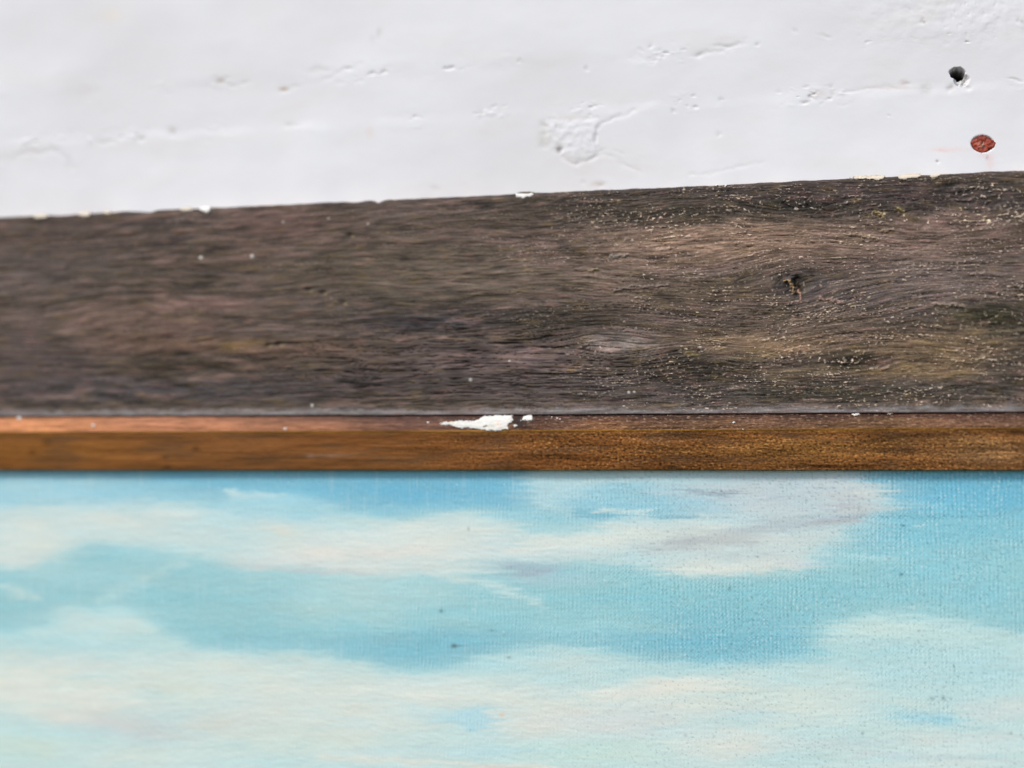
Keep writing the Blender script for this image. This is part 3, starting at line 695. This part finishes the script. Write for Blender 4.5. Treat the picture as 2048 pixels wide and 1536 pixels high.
    img = stroke(img, [(1640, 1046), (1690, 1040), (1715, 1033)], 9, (168, 170, 176), .8)
    img = stroke(img, [(1660, 1018), (1715, 998)], 5, (176, 176, 186), .6)
    img = stroke(img, [(1300, 1100), (1400, 1088), (1500, 1082)], 8, (180, 183, 184), .75)
    img = stroke(img, [(1380, 1110), (1470, 1116), (1540, 1106)], 5, (186, 192, 190), .6)
    img = stroke(img, [(1372, 982), (1410, 989), (1450, 990), (1482, 982)], 4.5, (140, 150, 164), .6)
    img = stroke(img, [(1420, 988), (1445, 990)], 3, (120, 128, 144), .6)
    img = stroke(img, [(1548, 995), (1585, 1000)], 4, (166, 176, 190), .6)
    img = stroke(img, [(1215, 1018), (1250, 1024), (1285, 1024)], 3.2, (216, 226, 222), .9)
    img = blob(img, 1190, 1030, 40, 8, (92, 168, 192), .7)
    img = stroke(img, [(1290, 1034), (1380, 1035), (1420, 1033)], 3, (88, 158, 180), .5)
    img = stroke(img, [(1640, 1003), (1780, 1006), (1900, 1010)], 3, (182, 218, 226), .4)
    img = stroke(img, [(1700, 1116), (1790, 1120)], 3, (186, 218, 222), .5); img = stroke(img, [(1830, 1053), (1862, 1054)], 2, (210, 228, 228), .7)
    img = blob(img, 1050, 1140, 80, 15, (154, 174, 186), .9)
    img = blob(img, 1110, 1160, 90, 14, (160, 192, 204), .6)
    img = stroke(img, [(860, 1148), (960, 1165), (1030, 1190), (1090, 1212)], 8, (192, 212, 210), .75)
    img = stroke(img, [(190, 1200), (300, 1150), (370, 1122)], 8, (170, 208, 212), .6)
    img = stroke(img, [(-20, 1165), (40, 1182), (80, 1196)], 7, (184, 212, 212), .7)
    # ---- big lower cloud
    img = poly(img, [(-700, 1262), (0, 1262), (80, 1262), (96, 1238), (130, 1224), (190, 1210), (245, 1214), (290, 1240), (350, 1278), (400, 1298), (520, 1303), (640, 1306), (700, 1322), (760, 1340), (830, 1346), (900, 1338),
                     (960, 1316), (1030, 1300), (1090, 1290), (1180, 1294), (1250, 1312), (1330, 1328), (1450, 1334), (1560, 1330), (1680, 1326), (1680, 1300), (1620, 1285), (1640, 1262), (1700, 1236),
                     (1770, 1224), (1850, 1226), (1930, 1242), (2048, 1268), (2800, 1290), (2800, 2100), (-700, 2100)], (184, 216, 216), .97, 11)
    img = blob(img, 200, 1245, 100, 22, (190, 216, 214), .8)
    img = blob(img, 400, 1345, 280, 34, (208, 219, 210), .9)
    img = blob(img, 120, 1330, 120, 20, (204, 216, 210), .8)
    img = blob(img, 30, 1375, 110, 50, (224, 222, 206), .95)
    img = blob(img, 180, 1400, 140, 40, (220, 219, 206), .9)
    img = blob(img, 380, 1380, 70, 24, (210, 222, 200), .6)
    img = blob(img, 560, 1400, 220, 50, (212, 218, 208), .9)
    img = blob(img, 250, 1455, 110, 26, (200, 200, 198), .9, 8)
    img = blob(img, 470, 1450, 140, 34, (206, 210, 204), .85)
    img = blob(img, 120, 1430, 50, 14, (214, 212, 206), .7)
    img = blob(img, 40, 1495, 90, 30, (190, 216, 204), .9)
    img = blob(img, 300, 1515, 200, 20, (204, 220, 212), .8)
    img = blob(img, 650, 1480, 200, 34, (204, 218, 206), .8)
    img = blob(img, 860, 1385, 220, 28, (216, 221, 212), .9)
    img = blob(img, 730, 1440, 140, 30, (214, 218, 208), .7)
    img = blob(img, 1080, 1440, 140, 40, (222, 218, 206), .9)
    img = blob(img, 1000, 1400, 70, 16, (220, 220, 210), .7)
    img = blob(img, 1320, 1378, 190, 22, (226, 222, 208), .95, -4)
    img = blob(img, 1350, 1415, 160, 22, (218, 216, 208), .8)
    img = blob(img, 1230, 1445, 150, 24, (206, 208, 206), .85)
    img = blob(img, 1140, 1325, 110, 22, (186, 216, 218), .7)
    img = blob(img, 1550, 1400, 200, 34, (206, 218, 208), .8)
    img = blob(img, 1450, 1490, 120, 34, (218, 218, 208), .9)
    img = blob(img, 1160, 1505, 160, 24, (188, 218, 208), .9)
    img = poly(img, [(880, 1432), (930, 1418), (972, 1418), (975, 1445), (962, 1462), (970, 1470), (945, 1468), (930, 1452), (900, 1446), (850, 1440)], (160, 210, 226), .9, 6)
    img = blob(img, 860, 1432, 50, 10, (188, 216, 220), .6)
    img = blob(img, 958, 1464, 10, 5, (124, 188, 210), .8)
    img = blob(img, 960, 1500, 140, 14, (176, 214, 220), .85)
    img = blob(img, 740, 1505, 100, 12, (192, 216, 218), .7)
    img = stroke(img, [(640, 1515), (800, 1522), (950, 1530), (1080, 1534)], 6, (222, 218, 202), .8)
    img = stroke(img, [(960, 1533), (1080, 1538), (1200, 1542)], 4, (214, 188, 176), .5)
    img = blob(img, 1790, 1262, 150, 24, (184, 220, 218), .9)
    img = blob(img, 1640, 1345, 160, 26, (186, 218, 218), .7)
    img = blob(img, 1900, 1335, 200, 46, (168, 212, 218), .9)
    img = blob(img, 1740, 1310, 90, 20, (160, 208, 214), .7)
    img = blob(img, 1980, 1290, 110, 20, (178, 218, 218), .8)
    img = blob(img, 1850, 1437, 90, 13, (148, 202, 216), .9, 8)
    img = blob(img, 1790, 1418, 40, 9, (162, 210, 218), .7, 14)
    img = blob(img, 1640, 1420, 120, 36, (208, 220, 210), .7)
    img = blob(img, 1500, 1430, 90, 12, (186, 212, 216), .5)
    img = blob(img, 2000, 1420, 90, 24, (206, 214, 210), .8)
    img = blob(img, 1650, 1485, 140, 14, (192, 212, 214), .7)
    img = blob(img, 1950, 1480, 150, 12, (206, 212, 208), .7)
    img = blob(img, 1950, 1500, 140, 9, (214, 222, 214), .6)
    img = stroke(img, [(1700, 1508), (1850, 1512), (2040, 1520)], 5, (188, 202, 206), .8)
    img = blob(img, 1850, 1530, 200, 10, (200, 218, 216), .7)
    lm = img.mean(-1, keepdims=True); img = img - np.array((9, 5, 2)) * np.clip((196 - lm) / 30, 0, 1); img = img + (lm - 175) * .16 * np.clip((lm - 150) / 40, 0, 1)
    wh = np.clip((lm - 196) / 24, 0, 1); img = img + wh * (lm + np.array((1.0, 3, -2)) - img) * .45
    # brush streaks; the pigment is a little paler than the mixing guide
    img = 255 - (255 - img) * .80
    img = img * np.array((.985, 1.004, .985), dtype=np.float32)
    img = img * (1 + .012 * streak + .01 * fbm(gx / 300, gy / 16, 823, 3))[..., None]
    # ---- mesh
    X1 = axis(at(-120, 1200, YC)[0], at(2170, 1200, YC)[0], 0.00021, (-0.42, 0.42))
    zs = [0.003]; ze = at(1024, 1600, YC)[2]
    while zs[-1] > ze: zs.append(zs[-1] - .00023)
    s = .00023
    while zs[-1] > -.30: s = min(s * 1.15, .01); zs.append(zs[-1] - s)
    Z, X = np.meshgrid(np.array(zs), X1, indexing='ij')
    Y = np.full(X.shape, YC)
    PX, PY = to_px(X, Y, Z)
    def refl(v, lo, hi):
        p = (v - lo) % (2 * (hi - lo)); return lo + np.where(p > hi - lo, 2 * (hi - lo) - p, p)
    qx = refl(PX + 2.5 * perlin(PX / 5, PY / 5, 831) + 44 * fbm(PX / 240, PY / 5.5, 835, 3) * (.3 + .7 * ss(500, 1100, PX)), -500, 2600)
    qy = refl(PY + 2.0 * perlin(PX / 5, PY / 5, 833) + 5 * fbm(PX / 60, PY / 12, 837, 3), 900, 1990)
    ix = np.clip((qx - rx0) / RS, 0, gx.shape[1] - 1.001); iy = np.clip((qy - ry0) / RS, 0, gx.shape[0] - 1.001)
    i0, j0 = ix.astype(int), iy.astype(int); fx_, fy_ = (ix - i0)[..., None], (iy - j0)[..., None]
    c = (img[j0, i0] * (1 - fx_) + img[j0, i0 + 1] * fx_) * (1 - fy_) + (img[j0 + 1, i0] * (1 - fx_) + img[j0 + 1, i0 + 1] * fx_) * fy_
    br_ = fbm(qx / 170, qy / 3.6, 881, 3); br2 = fbm(qx / 60, qy / 8, 883, 3)
    c = c * (1 + .022 * br_ + .016 * br2)[..., None] + np.array((5, -1, -4)) * (fbm(qx / 140, qy / 30, 885, 3))[..., None]
    col = lin(np.clip(c, 0, 250)).astype(np.float32)
    blue = ss(0.06, 0.40, col[..., 2] - col[..., 0])
    # thread tops rubbed paler, hollows dark; mostly in the thin blue paint
    th = np.sin(2 * np.pi * (X + .0005 * perlin(X / .006, Z / .006, 841)) / .00078); tz = np.sin(2 * np.pi * (Z + .0005 * perlin(X / .006, Z / .006, 843)) / .00074)
    n1 = fbm(X / .0006, Z / .0006, 845, 2); n2 = fbm(X / .004, Z / .006, 847, 3)
    vertical = ss(.35, .8, fbm(X / .0009, Z / .012, 849, 2)) * blue
    rub = np.clip(ss(.3, 1.1, th * .5 + tz * th * .4 + n1 * .9) * (.25 + .75 * blue) * (.35 + .6 * ss(-.4, .5, n2)), 0, 1)
    col = mix(col, (214, 230, 230), .60 * rub * (.5 + .5 * ss(900, 1500, PX)) + .15 * vertical * (1 - .6 * ss(1000, 1300, PX)))
    hol = ss(.35, 1.2, -th * .5 - n1 * 1.0) * (.3 + .7 * blue)
    col = col * (1 - .26 * hol * (.4 + .6 * ss(900, 1500, PX)))[..., None]
    sharp = .35 + .65 * ss(900, 1400, PX)
    pit = ss(.50, .72, fbm(X / .00062, Z / .00038, 851, 2) + .18 * fbm(X / .02, Z / .015, 853, 2)) * sharp * (0.5 + .5 * ss(1000, 1300, PX))
    col = mix(col, (70, 120, 132), .34 * pit)
    dust = ss(.80, .95, perlin(X / .0009, Z / .0007, 855) + .2 * n1)
    col = mix(col, (226, 232, 226), .5 * dust)
    for cx, cy, rx, ry, a, k in ((882, 1222, 4, 3.5, .7, (60, 100, 104)), (908, 1292, 6, 4, .85, (70, 92, 88)), (915, 1291, 12, 1.6, .5, (90, 120, 120)), (984, 1261, 5, 2.5, .5, (80, 130, 140)),
                              (1018, 1315, 5, 2.5, .6, (110, 125, 125)), (937, 1058, 2.5, 4, .5, (110, 125, 125)), (1004, 1430, 4, 4, .7, (232, 196, 150)), (1806, 1051, 4, 2, .8, (40, 70, 90)),
                              (1803, 1149, 4, 3, .7, (50, 80, 90)), (1459, 1176, 3, 3, .6, (60, 100, 110)), (1887, 1397, 4, 3, .7, (80, 110, 110)), (1864, 1397, 6, 2.5, .6, (110, 130, 132)),
                              (1515, 1114, 3, 2, .6, (110, 120, 125)), (1443, 982, 2.4, 2, .8, (60, 60, 80)), (1725, 1467, 3, 3, .6, (110, 120, 120)), (1908, 1333, 2, 2, .8, (60, 80, 90)),
                              (2022, 1467, 2.5, 2, .7, (90, 90, 90)), (1371, 1471, 3, 3, .5, (150, 140, 150))):
        col = mix(col, k, a * np.exp(-(((PX - cx) / rx) ** 2 + ((PY - cy) / ry) ** 2)))
    seam = np.exp(-((PY - 1034 + .004 * (PX - 1700)) / 2.6) ** 2) * ss(.0, .5, fbm(PX / 7, PY / 4, 861, 2) + .1) * ss(980, 1100, PX) * (1 - ss(1980, 2040, PX)) * (.45 + .5 * ss(1600, 1750, PX))
    col = mix(col, (58, 128, 150), .55 * seam)
    h = .00012 * fbm(X / .03, Z / .02, 871, 3) + .000018 * n1 + .00006 * (col[..., 0] - .4) + .000025 * fbm(X / .003, Z / .0005, 873, 3) - .00001 * pit
    o = grid_mesh('canvas', X, Y - h, Z, col, M_canvas, fr)
    wv = o.data.attributes.new('weave', 'FLOAT', 'POINT')
    w_ = np.clip(.35 + .65 * blue + .2 * fbm(X / .02, Z / .02, 875, 2), 0.1, 1.2)
    wv.data.foreach_set('value', w_.astype(np.float32).ravel())
    return o
cnv = canvas()

# ------------------------------------------------------------------ paint flakes stuck on the frame
rng = np.random.RandomState(11)
def bevel_y(X, Z):
    zg, za, zs = gro_z(X), arr_z(X), sig_z(X)
    t = np.clip((zg - .00012 - Z) / (zg - .00012 - za), 0, 1); u = np.clip((za - Z) / (za - zs), 0, 1)
    y1 = -.0052 - .0008 * np.sin(t * np.pi / 2) ** .8
    y2 = -.0060 + .0003 * np.minimum(1, u / .05) + .0021 * u ** 1.4
    return np.where(Z > za, y1, y2)
def face_y(X, Z):
    d = top_z(X) - Z
    return YB + 0.0009 * (1 - np.sqrt(np.clip(1 - (1 - np.clip((d + .0001) / .0009, 0, 1)) ** 2, 0, 1))) - .0001
def flake(pts, yfun, mat, parent, name='paint_chip', thick=0.00020, rough=1.0, seed=[0]):
    """a flake of paint that follows the wood under it: ragged outline, real edge, uneven top"""
    seed[0] += 1
    P = np.array(pts, float); y0 = -.0057 if yfun is bevel_y else YB
    lo, hi = P.min(0) - 4, P.max(0) + 4
    a = at(lo[0], hi[1], y0); b = at(hi[0], lo[1], y0)
    st = .00011 if (hi - lo).max() > 16 else .00007
    X, Z = np.meshgrid(np.arange(a[0], b[0], st), np.arange(b[2], a[2], -st))
    S = yfun(X, Z); PX, PY = to_px(X, S, Z)
    pl = [tuple(p) for p in P]
    sd_ = segdist(PX, PY, pl + pl[:1]) * np.where(inpoly(PX, PY, pl), 1, -1)
    big = (hi - lo).max() > 60
    sd_ = sd_ + rough * (1.3 * perlin(PX / 3.1, PY / 2.6, 900 + seed[0]) + (2.2 * perlin(PX / 8, PY / 5, 930 + seed[0]) if big else 0)) 
    if big: sd_ = sd_ + .9
    M = sd_ > 0
    M[0] = M[-1] = False; M[:, 0] = M[:, -1] = False
    q = M[:-1, :-1] & M[1:, :-1] & M[:-1, 1:] & M[1:, 1:]
    edge = np.clip(sd_ / 2.2, 0, 1)
    T = S - thick * (.25 + .75 * edge) * (1 + .25 * perlin(PX / 7, PY / 5, 960)) - .00006 * rough
    col = np.zeros(X.shape + (3,), dtype=np.float32) + lin((238, 235, 226) if mat is M_chip else (216, 203, 182))
    col = col * (.96 + .10 * fbm(PX / 14, PY / 5, 970 + seed[0], 3))[..., None]
    if big:
        col = mix(col, (214, 212, 190), .5 * ss(.1, .6, fbm(PX / 20, PY / 8, 980, 3)))
        col = mix(col, (232, 178, 140), .8 * np.exp(-((PX - 997) / 5) ** 2 - ((PY - 847) / 5) ** 2) * ss(-.3, .3, perlin(PX / 3, PY / 1.6, 983)))
        d_ = segdist(PX, PY, [(968, 854), (974, 852)]); T = T + .0002 * np.exp(-(d_ / 1.2) ** 2); col = mix(col, (80, 60, 50), .8 * np.exp(-(d_ / 1.2) ** 2))
    V = []; Cc = []; idx = {}; Fs = []
    def vid(i, j, low):
        k = (i, j, low)
        if k not in idx:
            idx[k] = len(V); V.append((X[i, j], S[i, j] + .0004 if low else T[i, j], Z[i, j])); Cc.append((*col[i, j], 1))
        return idx[k]
    for i, j in zip(*np.nonzero(q)):
        Fs.append((vid(i, j, 0), vid(i + 1, j, 0), vid(i + 1, j + 1, 0), vid(i, j + 1, 0)))
        for (di, dj, e) in ((-1, 0, ((i, j + 1), (i, j))), (1, 0, ((i + 1, j), (i + 1, j + 1))), (0, -1, ((i, j), (i + 1, j))), (0, 1, ((i + 1, j + 1), (i, j + 1)))):
            ii, jj = i + di, j + dj
            if not q[ii, jj]:
                p0, p1 = e
                Fs.append((vid(*p1, 0), vid(*p0, 0), vid(*p0, 1), vid(*p1, 1)))
    if not Fs: return None
    me = bpy.data.meshes.new(name); me.from_pydata(V, [], Fs); me.update(); me.materials.append(M_flake)
    ca = me.color_attributes.new("Col", 'FLOAT_COLOR', 'POINT'); ca.data.foreach_set("color", np.array(Cc, dtype=np.float32).ravel())
    o = bpy.data.objects.new(name, me); C.objects.link(o); o.parent = parent
    return o
def oval(cx, cy, rx, ry, n=14, j=.18):
    return [(cx + rx * math.cos(a) * (1 + rng.normal(0, j)), cy + ry * math.sin(a) * (1 + rng.normal(0, j))) for a in np.linspace(0, 2 * math.pi, n + 1)[:-1]]
yb = ye = face_y; ym = bevel_y
# along the top arris
flake([(1030, 387), (1040, 385), (1052, 386), (1064, 384.5), (1069, 389), (1062, 395), (1054, 394), (1049, 399), (1041, 396), (1033, 395)], yb, M_chip, brd)
flake([(397, 415), (412, 412), (421, 413), (423, 420), (415, 427), (406, 424), (400, 420)], ye, M_chip, brd)
flake([(66, 433), (72, 429), (90, 427), (98, 430), (92, 437), (74, 438)], ye, M_cream, brd)
flake([(154, 428), (160, 425), (172, 423), (184, 424), (181, 432), (170, 435), (158, 432)], ye, M_cream, brd)
flake([(358, 418), (364, 415), (382, 414), (388, 419), (376, 423), (364, 422)], ye, M_cream, brd)
flake([(204, 425), (210, 421), (222, 421), (226, 426), (214, 429)], ye, M_cream, brd)
flake([(1700, 354), (1726, 351), (1752, 350), (1768, 351), (1770, 357), (1757, 361), (1746, 357), (1730, 357), (1712, 357)], ye, M_cream, brd)
flake([(1795, 350), (1815, 348), (1840, 346), (1842, 352), (1834, 357), (1818, 357), (1810, 361), (1797, 358)], ye, M_cream, brd)
flake([(1860, 350), (1871, 347), (1881, 349), (1877, 354), (1866, 357), (1859, 354)], yb, M_cream, brd)
flake(oval(1433, 370.5, 2.3, 2.3, 8), yb, M_chip, brd, 'paint_speck'); flake([(1447, 374), (1452, 368.5), (1455, 368.5), (1451, 375)], yb, M_chip, brd, 'paint_speck', rough=.3)
# on the bevel of the moulding
flake([(880, 847), (886, 845), (890, 843), (897, 846), (904, 844), (908, 847), (913, 842), (922, 842), (930, 841), (940, 841), (950, 843), (953, 840), (962, 837), (968, 832.5), (978, 832), (985, 831), (1000, 830.5), (1012, 830), (1027, 829),
       (1024, 834), (1028, 837), (1024, 842), (1018, 847), (1014, 853), (1016, 858), (1008, 860), (1000, 860), (996, 862.5), (990, 864), (986, 861), (976, 861), (968, 860), (958, 858), (946, 857), (936, 855), (926, 856), (914, 854), (906, 852), (902, 849), (890, 850)],
      ym, M_chip, mld)
flake([(1044, 838), (1048, 832), (1056, 830), (1064, 828.5), (1066, 835), (1065, 842), (1059, 841), (1053, 842), (1046, 841), (1040, 843)], ym, M_chip, mld)
flake(oval(1031, 851, 5, 3, 10), ym, M_chip, mld)
flake([(1703, 827), (1716, 825), (1722, 826), (1718, 830), (1708, 832), (1704, 830)], ym, M_chip, mld)
flake([(1774, 826), (1784, 824), (1790, 825), (1784, 829), (1776, 830)], ym, M_cream, mld)
flake([(1322, 831), (1338, 829), (1336, 832)], ym, M_cream, mld)
for cx, cy, r_ in ((39, 836, 5), (186, 851, 4), (571, 857, 3.5), (856, 845, 2.6), (1468, 845, 3), (1114, 836, 2.2), (1120, 838, 1.8), (1104, 834, 1.8), (1486, 859, 2.4), (1430, 898, 2.2)):
    if cy < 880: flake(oval(cx, cy, r_, r_ * .8, 8), ym, M_chip, mld, 'paint_speck', rough=.2)
